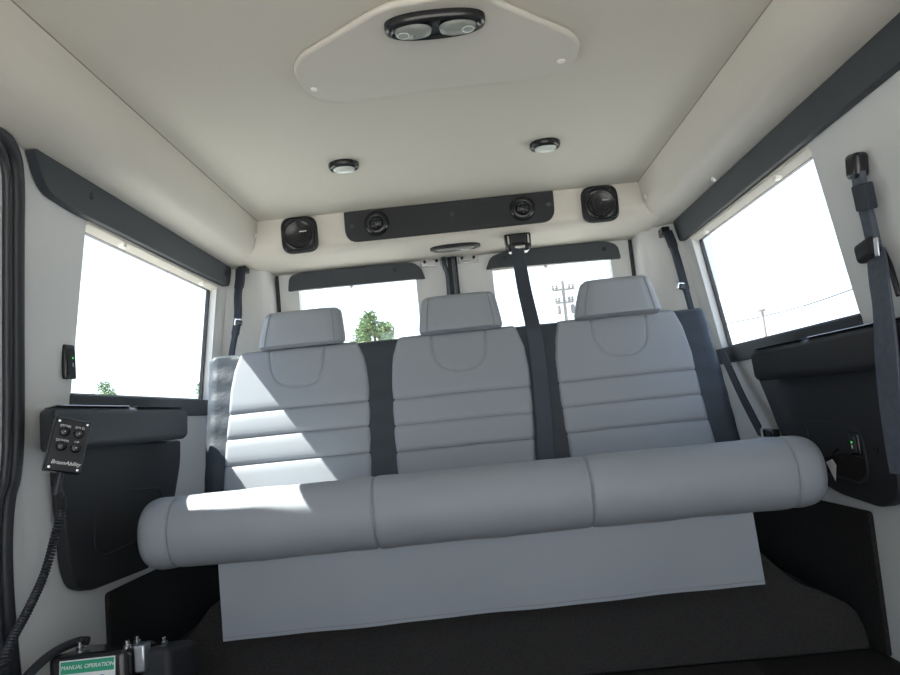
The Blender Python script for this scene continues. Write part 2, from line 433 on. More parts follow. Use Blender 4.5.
# two small ceiling lamps
def small(px, py, lab):
    c = onZ(px, py, KZ - .004); k = .041
    t = thing('ceiling_lamp', (c.x, c.y, KZ - .0005), lab, 'ceiling lamp', 'small ceiling lamps')
    z = KZ - .0003; bm = bmesh.new()
    def eg(s, zz, dy=0):
        out = []
        for i in range(36):
            t_ = 2 * math.pi * i / 36; x = math.cos(t_); y = math.sin(t_)
            w = k * s * (1.0 + .10 * y)              # wider towards the rear
            out.append(Vector((c.x + w * math.copysign(abs(x) ** .85, x), c.y + dy + k * .86 * s * y, zz)))
        return out
    loft(bm, [eg(1, z), eg(1, z - .008), eg(.93, z - .014), eg(.80, z - .017), eg(.72, z - .012)]); obj('bezel', bm, 'gloss', t)
    bm = bmesh.new(); loft(bm, [eg(.72, z - .0125), eg(.68, z - .019), eg(.5, z - .023), eg(.2, z - .025)]); obj('lens', bm, 'lensc', t)
small(343.5, 165, 'small black-rimmed oval ceiling lamp, the left one of the pair')
small(545, 144, 'small black-rimmed oval ceiling lamp, the right one of the pair')
# slim oval lamp under header
zz = Zr(.5722); c = onZ(455, 246, zz)
t = thing('under_header_lamp', (c.x, c.y, zz), 'slim black oval lamp under the header, beside the belt retractor', 'lamp')
bm = bmesh.new(); loft(bm, [ering(c, .088, .042, zz - .0), ering(c, .088, .042, zz - .008), ering(c, .078, .034, zz - .012), ering(c, .07, .027, zz - .009)]); obj('bezel', bm, 'gloss', t)
bm = bmesh.new(); loft(bm, [ering(c, .068, .025, zz - .0093), ering(c, .058, .019, zz - .014)]); obj('lens', bm, 'lens', t)

# ============================================================ HEADER FITTINGS
# black strip with two round air vents
vp = thing('vent_panel', (0, 2.39, Zr(.60)), 'long black strip on the header with two round air vents', 'vent panel')
P = [onH(x, y, .010) for x, y in ((343, 212), (553, 190), (555, 219), (522, 224), (378, 241), (345, 240))]
P = [onH(343.5, 212.5, .010), onH(553, 190.5, .010), onH(555.5, 221, .010), onH(346, 243, .010)]
plate('strip', P, (0, .009, 0), 'blk2', vp, r=[.004, .004, .045, .045], n=8, bevel=.002)
for x, y in ((352, 226), (452, 214), (548, 204)):
    cap('screw', onH(x, y, .0105), HN, .008, 'blk', vp, .001)
for x, y in ((376.5, 223.5), (522.5, 208.5)):
    c = onH(x, y, .0105); bm = bmesh.new()
    lathe(bm, c, HN, [(.042, 0), (.041, .004), (.036, .009), (.027, .013), (.0235, .012), (.0225, .004)], 36); v = obj('vent_ring', bm, 'gloss', vp)
    bm = bmesh.new(); lathe(bm, c, HN, [(.0222, .001), (.0222, .012), (.019, .017), (.010, .020), (0, .021)], 30); bl = obj('vent_ball', bm, 'gloss', v)
    bm = bmesh.new()
    for dz in (-.011, 0, .011): box(bm, c + HN * .0185 + Vector((0, 0, dz)), (.034, .008, .0018))
    box(bm, c + HN * .019, (.0018, .008, .036)); obj('louvre', bm, 'blk', v)
# square speakers
def speaker(px, py, lab):
    c = onH(px, py, .001); t = thing('speaker', (c.x, c.y, c.z - .06), lab, 'speaker', 'header speakers')
    R = .060
    bm = bmesh.new(); lathe(bm, c, HN, [(R, 0), (R, .010), (R * .95, .016), (R * .88, .018), (R * .84, .014), (0, .012)], 56, power=4.2); obj('housing', bm, 'blk2', t)
    bm = bmesh.new(); lathe(bm, c, HN, [(.051, .013), (.051, .0195), (.046, .0215), (.043, .019), (0, .0205)], 48); g = obj('grille', bm, 'gloss', t)
    bm = bmesh.new()
    for k in range(1, 5):
        rr = .009 * k; tube(bm, [c + HN * .0232 + Vector((math.cos(q * math.pi / 18) * rr, 0, math.sin(q * math.pi / 18) * rr)) for q in range(37)], .0008, 5, False)
    obj('grille_rings', bm, 'blk2', g)
    bm = bmesh.new(); box(bm, c + HN * .0245 + Vector((.016, 0, .008)), (.024, .002, .0045)); b_ = obj('badge', bm, 'chrome', t); b_['label'] = 'small silver badge'
    for sx in (-1, 1):
        cap('screw', c + HN * .0175 + Vector((sx * .046, 0, -.046)), HN, .0045, 'blk', t, .002)
speaker(300, 235.5, 'square black rounded speaker at the left end of the header')
speaker(599.5, 204.5, 'square black rounded speaker at the right end of the header')

# ============================================================ REAR DOOR LATCH
lt = thing('door_latch', (0, DY - .02, Zr(.3)), 'chrome latch rods where the two rear doors meet', 'door latch')
for x0, x1 in ((444.5, 446.5), (453.5, 453.0)):
    p = [onY(x0 - 1, 257, DY - .02), onY(x0, 266, DY - .02), onY(x1 + 1.2, 275, DY - .02), onY(x1 + 3.4, 300, DY - .02)]
    p.append(p[-1] + Vector((0, 0, -.14)))
    bm = bmesh.new(); tube(bm, smoothpath(p, 5), .009, 12); obj('rod', bm, 'gunmetal', lt)
bm = bmesh.new(); p0 = onY(449.5, 257, DY - .012); box(bm, (p0.x + .008, DY - .008, p0.z - .17), (.036, .012, .34)); obj('cover_channel', bm, 'gloss', lt, bevel=.003)
for (xa, ya, xb, yb) in ((421, 260, 441, 268), (458, 256, 478, 265)):
    pa = onY(xa, (ya + yb) / 2, DY - .006); pb = onY(xb, (ya + yb) / 2, DY - .006); bm = bmesh.new()
    cc = (pa + pb) / 2; cc.z += .009; box(bm, cc, ((pb - pa).length, .008, .038)); br = obj('bracket', bm, 'chrome', lt, bevel=.003)
    for k in (-.3, .3):
        cap('bolt', cc + Vector((k * (pb - pa).length, -.004, 0)), (0, -1, 0), .006, 'gloss', br, .004)

# ============================================================ BENCH SEAT
BP = Vector((0, 1.975, Zr(-.14))); BT = Vector((0, .36, 1.0)).normalized(); BN = Vector((0, -1, .36)).normalized()   # plane of the backrest, normal towards camera/up
BN = Vector((0, -BT.z, BT.y))
def onB(px, py, off=0.0): return onPl(px, py, BP + BN * off, BN)
def uv(p): return (p.x, (p - BP).dot(BT))
def B(x, v, h): return Vector((x, 0, 0)) + BP + BT * v + BN * h
bench = thing('bench_seat', (0, 1.80, 0), 'wide grey three-place bench seat with black panels and a front skirt', 'bench seat')
tl = uv(onB(208, 355)); tr = uv(onB(706, 306)); bl_ = uv(onB(202, 492)); br_ = uv(onB(742, 437))
VT = (tl[1] + tr[1]) / 2; VB = -.10
print('bench', tl, tr, bl_, br_)
XT0, XT1 = tl[0], tr[0]
XB0, XB1 = bl_[0] , br_[0]
def edge(a0, va, a1, vb_, v): return a0 + (a1 - a0) * (v - va) / (vb_ - va)
def xl(v): return edge(XT0, tl[1], XB0, bl_[1], v)
def xr(v): return edge(XT1, tr[1], XB1, br_[1], v)
# black shell carrying the pads
def shellgrid():
    bm = bmesh.new(); nu, nv = 90, 40; f = []; k = []
    for j in range(nv + 1):
        v = VB + (VT - VB) * j / nv; rf = []; rb = []
        for i in range(nu + 1):
            s = i / nu; x = xl(v) + (xr(v) - xl(v)) * s
            e = min(s, 1 - s) * (xr(v) - xl(v)); tt = VT - v
            h = -.016 * max(0, 1 - e / .016) ** 2 - .014 * max(0, 1 - tt / .014) ** 2
            h += .0016 * math.sin(v * 90 + 2 * math.sin(x * 20))
            rf.append(bm.verts.new(B(x, v, h))); rb.append(bm.verts.new(B(x, v, -.095 + .02 * max(0, 1 - e / .03) ** 2 + .02 * max(0, 1 - tt / .03) ** 2)))
        f.append(rf); k.append(rb)
    for j in range(nv):
        for i in range(nu):
            bm.faces.new((f[j][i], f[j][i + 1], f[j + 1][i + 1], f[j + 1][i])); bm.faces.new((k[j][i], k[j + 1][i], k[j + 1][i + 1], k[j][i + 1]))
        bm.faces.new((f[j][0], f[j + 1][0], k[j + 1][0], k[j][0])); bm.faces.new((f[j][nu], k[j][nu], k[j + 1][nu], f[j + 1][nu]))
    for i in range(nu):
        bm.faces.new((f[0][i], k[0][i], k[0][i + 1], f[0][i + 1])); bm.faces.new((f[nv][i], f[nv][i + 1], k[nv][i + 1], k[nv][i]))
    return bm
o = obj('backrest_shell', shellgrid(), 'vblk', bench); o['label'] = 'black vinyl side and divider panels of the backrest'
def interp(tab, v):
    tab = sorted(tab)
    if v <= tab[0][0]: return tab[0][1]
    for (a0, b0), (a1, b1) in zip(tab, tab[1:]):
        if v <= a1:
            t = (v - a0) / (a1 - a0); t = t * t * (3 - 2 * t) if False else t
            return b0 + (b1 - b0) * t
    return tab[-1][1]
def curvetab(px):
    t = []
    for x, y in px: X, v = uv(onB(x, y, .012)); t.append((v, X))
    return t
pads = [
 dict(L=[(240, 352), (233, 370), (229, 390), (227, 415), (224, 445), (222, 485)], R=[(357, 341), (364, 355), (368, 375), (369.5, 400), (370, 430), (371.5, 474)],
      seams=[(300, 406.5), (300, 431.5), (300, 458.5)], U=[(270, 349), (271, 368), (279, 382), (295, 386), (312, 383), (322, 372), (325, 345)]),
 dict(L=[(397, 337), (392, 355), (391, 375), (392, 400), (393.5, 430), (397, 473)], R=[(515, 323), (525, 345), (530, 370), (533, 400), (535, 430), (536.5, 460)],
      seams=[(460, 392), (460, 418.5), (460, 445)], U=[(431, 333), (433, 352), (441, 365), (457, 369.5), (475, 366), (485, 353), (485, 327)]),
 dict(L=[(557, 320), (555, 340), (556, 365), (560, 395), (565, 425), (571, 456)], R=[(674, 308), (684, 325), (693, 350), (700, 380), (708, 410), (717, 441)],
      seams=[(630, 374.5), (630, 400), (630, 426)], U=[(591, 317), (594, 336), (602, 350), (617, 355), (636, 352), (646, 339), (645, 311)]),
]
def seglist(px):
    P = []
    pts = smoothpath([Vector((*uv(onB(x, y, .012)), 0)) for x, y in px], 5)
    return [(p.x, p.y) for p in pts]
def dist(px_, x, y):
    d = 9
    for (x0, y0), (x1, y1) in zip(px_, px_[1:]):
        dx, dy = x1 - x0, y1 - y0; t = max(0, min(1, ((x - x0) * dx + (y - y0) * dy) / (dx * dx + dy * dy + 1e-12)))
        d = min(d, math.hypot(x - x0 - t * dx, y - y0 - t * dy))
    return d
for k, pd in enumerate(pads):
    L = curvetab(pd['L']); R = curvetab(pd['R']); sv = [uv(onB(x, y, .012))[1] for x, y in pd['seams']]
    U = seglist(pd['U']); nu, nv = 110, 130
    bm = bmesh.new(); G = []
    top = VT + .001; umx = max(p[1] for p in U)
    U = [(x, v + (top - umx) if v > umx - .03 else v) for x, v in U]
    for j in range(nv + 1):
        v = VB + (top - VB) * j / nv; a0, a1 = interp(L, v), interp(R, v); row = []
        for i in range(nu + 1):
            s = i / nu; x = a0 + (a1 - a0) * s; e = min(x - a0, a1 - x); tt = top - v
            h = .009 * min(1, e / .008) ** .5
            if e < 1e-6: h = -.003
            h -= .018 * max(0, 1 - tt / .020) ** 2
            # puff between seams
            lo = VB; hi = top
            edges = [VB - .05] + sorted(sv)
            for q in sv:
                dv = abs(v - q); h -= .0060 * math.exp(-(dv / .0035) ** 2) + .0030 * math.exp(-(dv / .016) ** 2)
            du = dist(U, x, v); h -= .0045 * math.exp(-(du / .0032) ** 2)
            h += .004 * math.sin(math.pi * s)
            row.append(bm.verts.new(B(x, v, h)))
        G.append(row)
    for j in range(nv):
        for i in range(nu): bm.faces.new((G[j][i], G[j][i + 1], G[j + 1][i + 1], G[j + 1][i]))
    # roll the top of the pad back over the shell
    prev = G[nv]
    for (dv, h) in ((-.004, -.022), (-.012, -.034)):
        row = [bm.verts.new(B(w.co.x, top + dv + .006, h)) for w in prev]
        for i in range(nu): bm.faces.new((prev[i], prev[i + 1], row[i + 1], row[i]))
        prev = row
    obj('backrest_pad', bm, 'grey', bench)
    # thin seam threads
    bm = bmesh.new()
    for q in sv:
        a0, a1 = interp(L, q) + .006, interp(R, q) - .006
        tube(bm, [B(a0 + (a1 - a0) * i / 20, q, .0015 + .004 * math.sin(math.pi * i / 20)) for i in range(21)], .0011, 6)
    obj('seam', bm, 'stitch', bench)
# headrests
def headrest(pxs, k):
    (x0, y0), (x1, y1), (x2, y2), (x3, y3) = pxs       # bottom-left, bottom-right, top-right, top-left
    Yc = 2.085 + .02
    P = [onY(*q, Yc) for q in pxs]
    zb = (P[0].z + P[1].z) / 2 - .006; zt = (P[2].z + P[3].z) / 2
    bm = bmesh.new(); rings = []; nz = 14
    n = 56
    for j in range(nz + 1):
        s = j / nz; z = zb + (zt - zb) * s
        a0 = P[0].x + (P[3].x - P[0].x) * s ** 1.3; a1 = P[1].x + (P[2].x - P[1].x) * s ** 1.3
        cx_ = (a0 + a1) / 2; rx_ = (a1 - a0) / 2
        ee = math.sin(math.acos(min(1, abs(2 * s - 1)) ** 5)) if 0 < s < 1 else 0
        inset = .016 * (1 - ee)
        dep = .046 - inset
        ring = []
        for i in range(n):
            t_ = 2 * math.pi * i / n; c_, s_ = math.cos(t_), math.sin(t_)
            x = cx_ + (rx_ - inset * .6) * math.copysign(abs(c_) ** .45, c_); y = dep * math.copysign(abs(s_) ** .7, s_)
            # side seams
            g = .0028 * math.exp(-((abs(x - cx_) - rx_ * .76) / .003) ** 2)
            y = y * (1 - g / .046) if s_ < 0 else y
            ring.append(Vector((x, Yc + y + .03 * s - (-.0), z)))
        rings.append(ring)
    loft(bm, rings); h = obj('headrest', bm, 'grey', bench)
    for sg in (-1, 1):
        pts = []
        for j in range(1, nz):
            s = j / nz; z = zb + (zt - zb) * s
            a0 = P[0].x + (P[3].x - P[0].x) * s ** 1.3; a1 = P[1].x + (P[2].x - P[1].x) * s ** 1.3
            ee = math.sin(math.acos(min(1, abs(2 * s - 1)) ** 5)); inset = .016 * (1 - ee)
            xr_ = .80; c_ = xr_ ** (1 / .45); y = (.046 - inset) * math.sqrt(1 - c_ * c_) ** .7
            pts.append(Vector(((a0 + a1) / 2 + sg * xr_ * ((a1 - a0) / 2 - inset * .6), Yc - y + .03 * s, z)))
        bm = bmesh.new(); tube(bm, pts, .0011, 6); obj('seam', bm, 'stitch', h)
    for sx in (-.045, .045):
        bm = bmesh.new(); cx_ = (P[0].x + P[1].x) / 2 + sx; tube(bm, [Vector((cx_, Yc + .01, zb - .012)), Vector((cx_, Yc + .01, zb + .02))], .006, 10)
        obj('headrest_post', bm, 'steel', h)
headrest([(259, 349), (345.5, 341), (339, 307), (264, 313)], 0)
headrest([(419, 334), (503, 326), (494, 291), (421, 297)], 1)
headrest([(574, 319), (661, 310), (649, 275), (582, 280)], 2)
# seat cushion
CL = onY(137, 530, 1.572).x; CR = onY(826, 470, 1.577).x
print('cushion', CL, CR)
def cushion():
    bm = bmesh.new()
    sec = []
    zt, zb, yf, yk = Zr(-.122), Zr(-.276), 1.535, 1.94
    hh = (zt - zb) / 2; zc = (zt + zb) / 2
    n = 26
    for i in range(n + 1):                                    # front roll from top over the front to the bottom
        t_ = math.pi / 2 + math.pi * i / n; c_, s_ = math.cos(t_), math.sin(t_)
        sec.append((yf + .085 + .085 * math.copysign(abs(c_) ** .92, c_), zc + hh * math.copysign(abs(s_) ** .92, s_)))
    for i in range(1, 9): sec.append((yf + .085 + (yk - yf - .085) * i / 8, zb))
    for i in range(0, 8): sec.append((yk - (yk - yf - .085) * i / 8, zt - .03 * (1 - i / 8)))
    seams = [onY(372, 505, 1.54).x, onY(592, 485, 1.54).x, onY(167, 530, 1.55).x, onY(797, 470, 1.55).x]
    xs = []; N = 260
    for i in range(N + 1): xs.append(CL + (CR - CL) * i / N)
    for s_ in seams: xs += [s_ + d for d in (-.006, -.004, -.002, -.001, 0, .001, .002, .004, .006)]
    for d in (.0005, .0015, .003, .007, .012, .018, .026): xs += [CL + d, CR - d]
    xs = sorted(set(xs)); rings = []
    yc = yf + .085
    for x in xs:
        e = min(x - CL, CR - x); w = .055
        k = 1.0 if e > w else max(.0, (1 - (1 - e / w) ** 2.6)) ** (1 / 2.6)
        k = max(k, .03)
        g = sum(.0045 * math.exp(-((x - s_) / .0025) ** 2) + .0012 * math.exp(-((x - s_) / .012) ** 2) for s_ in seams)
        sag = .0008 * math.sin(x * 23) + .0005 * math.sin(x * 51)
        ring = []
        for (y, z) in sec:
            if k < 1:
                y2 = yc + (y - yc) * (.30 + .70 * k) if y < yc else yc + (y - yc) * (.75 + .25 * k)
                z2 = zc + (z - zc) * (.42 + .58 * k)
            else: y2, z2 = y, z
            if y < yc + .01:
                dy, dz = y2 - yc, z2 - zc; l = math.hypot(dy, dz) or 1
                y2 -= dy / l * (g - sag); z2 -= dz / l * (g - sag)
            ring.append(Vector((x, y2, z2)))
        rings.append(ring)
    loft(bm, rings); return bm
obj('seat_cushion', cushion(), 'grey', bench)
# skirt flap
bm = bmesh.new(); G = []
s0 = onY(218, 563, 1.60); s1 = onY(223, 642, 1.615); s2 = onY(765, 584, 1.615); s3 = onY(752, 508, 1.60)
zt_ = Zr(-.262)
for k, off in enumerate((0, .003)):
    rows = []
    for j in range(13):
        s = j / 12; row = []
        for i in range(61):
            q = i / 60
            pt = Vector((s0.x + (s3.x - s0.x) * q, 0, zt_)); pb = Vector((s1.x + (s2.x - s1.x) * q, 0, s1.z + (s2.z - s1.z) * q))
            p = pt.lerp(pb, s); p.y = 1.60 + .015 * s + off + .004 * math.sin(q * 17) * s + .002 * math.sin(q * 39 + 1) * s
            row.append(bm.verts.new(p))
        rows.append(row)
    G.append(rows)
for k in (0, 1):
    for j in range(12):
        for i in range(60): bm.faces.new((G[k][j][i], G[k][j][i + 1], G[k][j + 1][i + 1], G[k][j + 1][i]))
for j in range(12):
    for i in (0, 60): bm.faces.new((G[0][j][i], G[0][j + 1][i], G[1][j + 1][i], G[1][j][i]))
for i in range(60):
    for j in (0, 12): bm.faces.new((G[0][j][i], G[0][j][i + 1], G[1][j][i + 1], G[1][j][i]))
sk = obj('skirt', bm, 'grey', bench)
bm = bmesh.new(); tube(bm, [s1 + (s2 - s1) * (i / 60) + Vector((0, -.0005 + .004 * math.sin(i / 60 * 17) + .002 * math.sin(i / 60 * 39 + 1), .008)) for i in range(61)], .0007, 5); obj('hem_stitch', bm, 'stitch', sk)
bm = bmesh.new(); box(bm, (0, 1.83, (Zr(-.27) + .262) / 2), (1.05, .30, Zr(-.27) - .266)); obj('base_frame', bm, 'blk2', bench, bevel=.006)
# carpeted riser under the bench
rs_old = [(-.845, .002), (-.840, .05), (-.815, .105), (-.76, .135), (-.71, .165), (-.66, .225), (-.62, .262), (.62, .262), (.66, .225), (.71, .165), (.76, .135), (.815, .105), (.840, .05), (.845, .002)]
half = [(.859, .003), (.856, .028), (.850, .058), (.838, .088), (.820, .108), (.797, .123), (.755, .145), (.715, .165), (.690, .187), (.668, .210), (.645, .236), (.615, .252), (.57, .258)]
rs = [(x, z) for x, z in half] + [(-x, z) for x, z in half[::-1]]
bm = bmesh.new(); prism(bm, [Vector((x, 1.74, z)) for x, z in rs], (0, .62, 0)); o = obj('carpeted_riser', bm, 'carpet2', bevel=.006, ang=60)
tag(o, 'dark carpeted riser with rounded ends under the bench seat', 'seat riser')
# floor mat
P = [Vector((-.42, 1.05, .009)), Vector((.50, 1.05, .009)), Vector((.585, 1.725, .009)), Vector((-.55, 1.725, .009))]
mt = plate('floor_mat', P, (0, 0, -.0085), 'carpet2', r=.02, bevel=.002)
tag(mt, 'dark carpet mat lying on the floor in front of the riser', 'floor mat')
c = onZ(611, 660, .012); bm = bmesh.new(); box(bm, (c.x, c.y, .0115), (.062, .028, .005)); t = obj('floor_slot', bm, 'gloss', mt, bevel=.002)

# ============================================================ SIDE CONSOLES
def console(side, lab):
    t = thing('side_console', (side * .84, 1.75, .2), lab, 'side console', None)
    return t
cL = console(-1, 'black armrest and quarter panel under the left window'); cR = console(1, 'black armrest and quarter panel with a green light under the right window')
def armrest(side, root, dip):
    y0, y1 = (1.42 if side < 0 else 1.12), (2.02 if side < 0 else 1.99)
    P = [Vector((side * x, y0, Zr(z))) for x, z in ((.855, .002), (.792, .002), (.778, .010), (.775, .068), (.781, .083), (.793, .086), (.852, .086))]
    bm = bmesh.new(); prism(bm, P, (0, y1 - y0, 0))
    for v in bm.verts:
        if v.co.y < y0 + .01: v.co.y += .03 - (.860 - abs(v.co.x)) * 1.05
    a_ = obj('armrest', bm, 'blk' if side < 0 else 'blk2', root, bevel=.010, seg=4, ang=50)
    # glossy moulded top in two lengths
    for ya, yb, zz in ((y0 - .005, dip, .0935), (dip + .004, y1 - .012, .0915)):
        zz -= .003; P = [Vector((side * x, ya + (0 if ya > 1.5 else .050 - (.860 - x) * 1.05), Zr(z))) for x, z in ((.850, .0865), (.786, .0865), (.783, .0885), (.786, zz), (.850, zz))]
        plate('top_moulding', P, (0, yb - ya, 0), 'gloss', a_, bevel=.0015)
armrest(-1, cL, 1.72); armrest(1, cR, 1.70)
# left quarter panel
def quarter(side, root, px, rr, rpx, m):
    P = rnd([onW(x, y, side, .030) for x, y in px], rr, 6)
    bm = bmesh.new(); prism(bm, P, (side * .028, 0, 0)); q = obj('quarter_panel', bm, m, root, bevel=.007, seg=3, ang=50)
    R = rnd([onW(x, y, side, .031) for x, y in rpx], .025, 5)
    # recess lip and dark inset
    bm = bmesh.new(); pts = R + [R[0]]; tube(bm, pts, .0035, 8); obj('recess_rim', bm, m, q)
    bm = bmesh.new(); prism(bm, R, (side * .010, 0, 0)); o_ = obj('speaker_recess', bm, 'carpet', q, bevel=.001)
    return q
qL = quarter(-1, cL, [(60, 446), (181, 440), (181, 462), (176, 494), (166, 545), (153, 567), (92, 591), (78, 588), (71, 570)], [.01, .01, .05, .05, .05, .04, .05, .04, .04], [(95, 500), (105, 493), (160, 488), (160, 530), (102, 557), (94, 548)], 'blk2')
cap('push_pin', onW(87, 530, -1, .0305), (1, 0, 0), .007, 'gloss', qL, .002)
qR = quarter(1, cR, [(758, 379), (881, 364), (891, 410), (897, 470), (899, 497), (884, 509), (840, 494), (800, 470), (780, 434), (767, 400)], [.01, .01, .06, .06, .05, .05, .03, .03, .05, .04], [(806, 422), (850, 421), (862, 432), (869, 475), (862, 484), (815, 470)], 'blk2')
cap('push_pin', onW(877, 449, 1, .0305), (-1, 0, 0), .007, 'gloss', qR, .002)
# rocker switches
def rocker(c, n, up, w, h, lab, root=None):
    x, y, n = frame(n, up)
    t = thing('rocker_switch', c, lab, 'switch')
    def bx_(nm, cc, s, m, par, bev):
        bm = bmesh.new(); box(bm, cc, s, Matrix((x, y, n)).transposed()); return obj(nm, bm, m, par, bevel=bev)
    bx_('bezel', c, (w, h, .012), 'gloss', t, .004)
    k = bx_('rocker', c + n * .006, (w * .62, h * .8, .008), 'blk2', t, .003)
    g = bx_('indicator', c + n * .0105 + y * h * .10, (.0035, .0035, .001), 'ledg', t, 0); g['label'] = 'small green light'
    bx_('symbol', c + n * .0105 - y * h * .10, (.003, .008, .0008), 'dimtext', t, 0)
rocker(onW(68.5, 362, -1, .006), (1, -.1, 0), (0, 0, 1), .036, .074, 'black rocker switch on the pale wall beside the left window')
rocker(onW(856, 444, 1, .034), (-1, -.2, 0), (0, 0, 1), .030, .048, 'black rocker switch with green light inside the right quarter panel')
# paper tag
p = onX(827, 461, .792)
P = [onX(826, 462, .790), onX(832, 459, .79), onX(836, 465, .79), onX(835.5, 481, .79), onX(832, 474, .79)]
tg = plate('paper_tag', P, (.0008, 0, 0), 'paper', bevel=0); tag(tg, 'small white paper tag sticking out at the right end of the seat', 'tag')
bm = bmesh.new(); tube(bm, [onX(826, 463, .791), onX(833, 453, .80), onX(838, 449, .822)], .002, 6); obj('string', bm, 'gloss', tg)

# ============================================================ SEAT BELTS
# belt on the right wall near camera
sb = thing('seat_belt', onW(875, 240, 1, .02), 'grey-black shoulder belt hanging on the right wall nearest the camera', 'seat belt')
c = onW(857, 166, 1, .018); bm = bmesh.new(); box(bm, c, (.030, .042, .05), Matrix.Rotation(.15, 3, 'X')); obj('anchor_loop', bm, 'gloss', sb, bevel=.010, seg=4)
P = smoothpath([onW(858, 172, 1, .022), onW(862, 195, 1, .024), onW(869, 222, 1, .024), onW(875, 250, 1, .026)], 6)
bm = bmesh.new(); strap(bm, P, .036, (0, 1, .1), .012); obj('upper_strap', bm, 'beltg', sb, bevel=.003)
P = smoothpath([onW(861.5, 184, 1, .026), onW(865, 200, 1, .026), onW(867, 210, 1, .026)], 4)
bm = bmesh.new(); strap(bm, P, .044, (0, 1, .1), .020); obj('sleeve', bm, 'belt', sb, bevel=.004)
c = onW(868, 250, 1, .032); bm = bmesh.new(); box(bm, c, (.026, .062, .040), Matrix.Rotation(-.15, 3, 'X')); obj('tongue_cover', bm, 'blk2', sb, bevel=.010, seg=4)
c = onW(876.5, 247, 1, .046); bm = bmesh.new(); box(bm, c, (.003, .014, .036), Matrix.Rotation(.1, 3, 'X')); bm2 = obj('tongue', bm, 'chrome', sb, bevel=.004)
P = smoothpath([onW(876, 255, 1, .026), onX(880, 285, .781), onX(883.5, 315, .770), onX(886, 345, .764), onX(889, 385, .762), onX(894, 425, .762), onX(902, 475, .762)], 8)
wd = [.046 + .024 * min(1, i / 26) for i in range(len(P))]
bm = bmesh.new(); strap(bm, P, wd, (0, 1, .05), .006); obj('lower_strap', bm, 'beltg', sb, bevel=.002)
bm = bmesh.new(); box(bm, onW(892, 272, 1, .004), (.008, .012, .10), Matrix.Rotation(-.2, 3, 'X')); 
tag(obj('slide_rail', bm, 'gloss', bevel=.003), 'thin black vertical rail on the right wall beside the near shoulder belt', 'rail')

# rear pillar belts
def pillarbelt(side, px, lab, low=None):
    t = thing('seat_belt', onY(px[2][0], px[2][1], 2.48), lab, 'seat belt', 'pillar seat belts')
    P = smoothpath([onY(x, y, Y) for x, y, Y in px], 6)
    P = [Vector((side * min(abs(p.x), wx(p.z) - .012), p.y, p.z)) for p in P]
    n = len(P); wd = [(.036 if i < n * .25 else .028 if i < n * .7 else .020) for i in range(n)]
    bm = bmesh.new(); strap(bm, P, wd, (.9 * side, .35, 0), .012); obj('strap', bm, 'belt', t, bevel=.003)
    q = P[0]; bm = bmesh.new(); prism(bm, [Vector((side * x, y, q.z - .012)) for x, y in ((abs(q.x) - .016, q.y + .004), (abs(q.x) + .012, q.y + .004), (abs(q.x) + .012, 2.53), (abs(q.x) - .016, 2.53))], (0, 0, .03)); obj('anchor', bm, 'gloss', t, bevel=.004)
    return t, P
tL, P = pillarbelt(-1, [(240.5, 268, 2.475), (240, 280, 2.47), (238, 295, 2.46), (238, 315, 2.45), (236, 330, 2.44), (232, 352, 2.42), (231, 365, 2.41)], 'black shoulder belt hanging by the left rear corner pillar')
def buckle(c, parent, s=1):
    bm = bmesh.new(); box(bm, c, (.026 * s, .012, .026 * s), Matrix.Rotation(.2, 3, 'Y')); obj('tongue', bm, 'chrome', parent, bevel=.004)
    bm = bmesh.new(); box(bm, c + Vector((.004, -.006, -.004)), (.022 * s, .012, .020 * s), Matrix.Rotation(.2, 3, 'Y')); obj('tongue_cover', bm, 'gloss', parent, bevel=.004)
buckle(onY(238, 322, 2.435), tL)
tR, P = pillarbelt(1, [(667, 231, 2.475), (672, 243, 2.47), (678, 262, 2.46), (683, 280, 2.45), (688, 297, 2.44), (694, 320, 2.42)], 'black shoulder belt hanging by the right rear corner pillar')
buckle(onY(680.5, 286, 2.44), tR)
# right lower strap to its floor anchor behind the armrest
P = smoothpath([onW(722, 352, 1, .03), onW(740, 392, 1, .04), onW(760, 431, 1, .045)], 5)
bm = bmesh.new(); strap(bm, P, .042, (0, 1, .3), .004); obj('lower_strap', bm, 'belt', tR, bevel=.001)
c = onW(769, 433, 1, .045); bm = bmesh.new(); box(bm, c, (.024, .090, .022)); obj('anchor_plate', bm, 'gloss', tR, bevel=.004)
bm = bmesh.new(); box(bm, onW(762, 433, 1, .06), (.004, .012, .026)); obj('anchor_bolt', bm, 'chrome', tR, bevel=.002)

# centre belt with overhead retractor
rt = thing('overhead_seat_belt', (.15, 2.47, Zr(.57)), 'wide black belt hanging from the header down the middle of the bench', 'seat belt')
zz = Zr(.5735); c = onY(517, 231, 2.405)
bm = bmesh.new(); P = [Vector((c.x + x, 2.395, zz + z)) for x, z in ((-.046, .0), (.044, .0), (.042, -.044), (.034, -.060), (-.034, -.060), (-.042, -.044))]
prism(bm, P, (0, .05, 0)); obj('retractor_housing', bm, 'gloss', rt, bevel=.006)
bm = bmesh.new(); box(bm, (c.x, 2.392, zz - .020), (.052, .010, .034)); obj('retractor_inset', bm, 'blk2', rt, bevel=.004)
for sx in (-1, 1):
    bm = bmesh.new(); box(bm, (c.x + sx * .033, 2.392, zz - .022), (.006, .006, .030)); obj('chrome_edge', bm, 'chrome', rt, bevel=.002)
bm = bmesh.new(); box(bm, (c.x + .002, 2.388, zz - .050), (.034, .012, .010)); box(bm, (c.x + .002, 2.388, zz - .059), (.016, .010, .014)); obj('belt_guide', bm, 'chrome', rt, bevel=.002)
def Bb(px, py, h): return onB(px, py, h)
top = [onY(517, 246, 2.395), onY(520, 265, 2.33), onY(524.5, 290, 2.24), onY(531, 318, 2.155)]
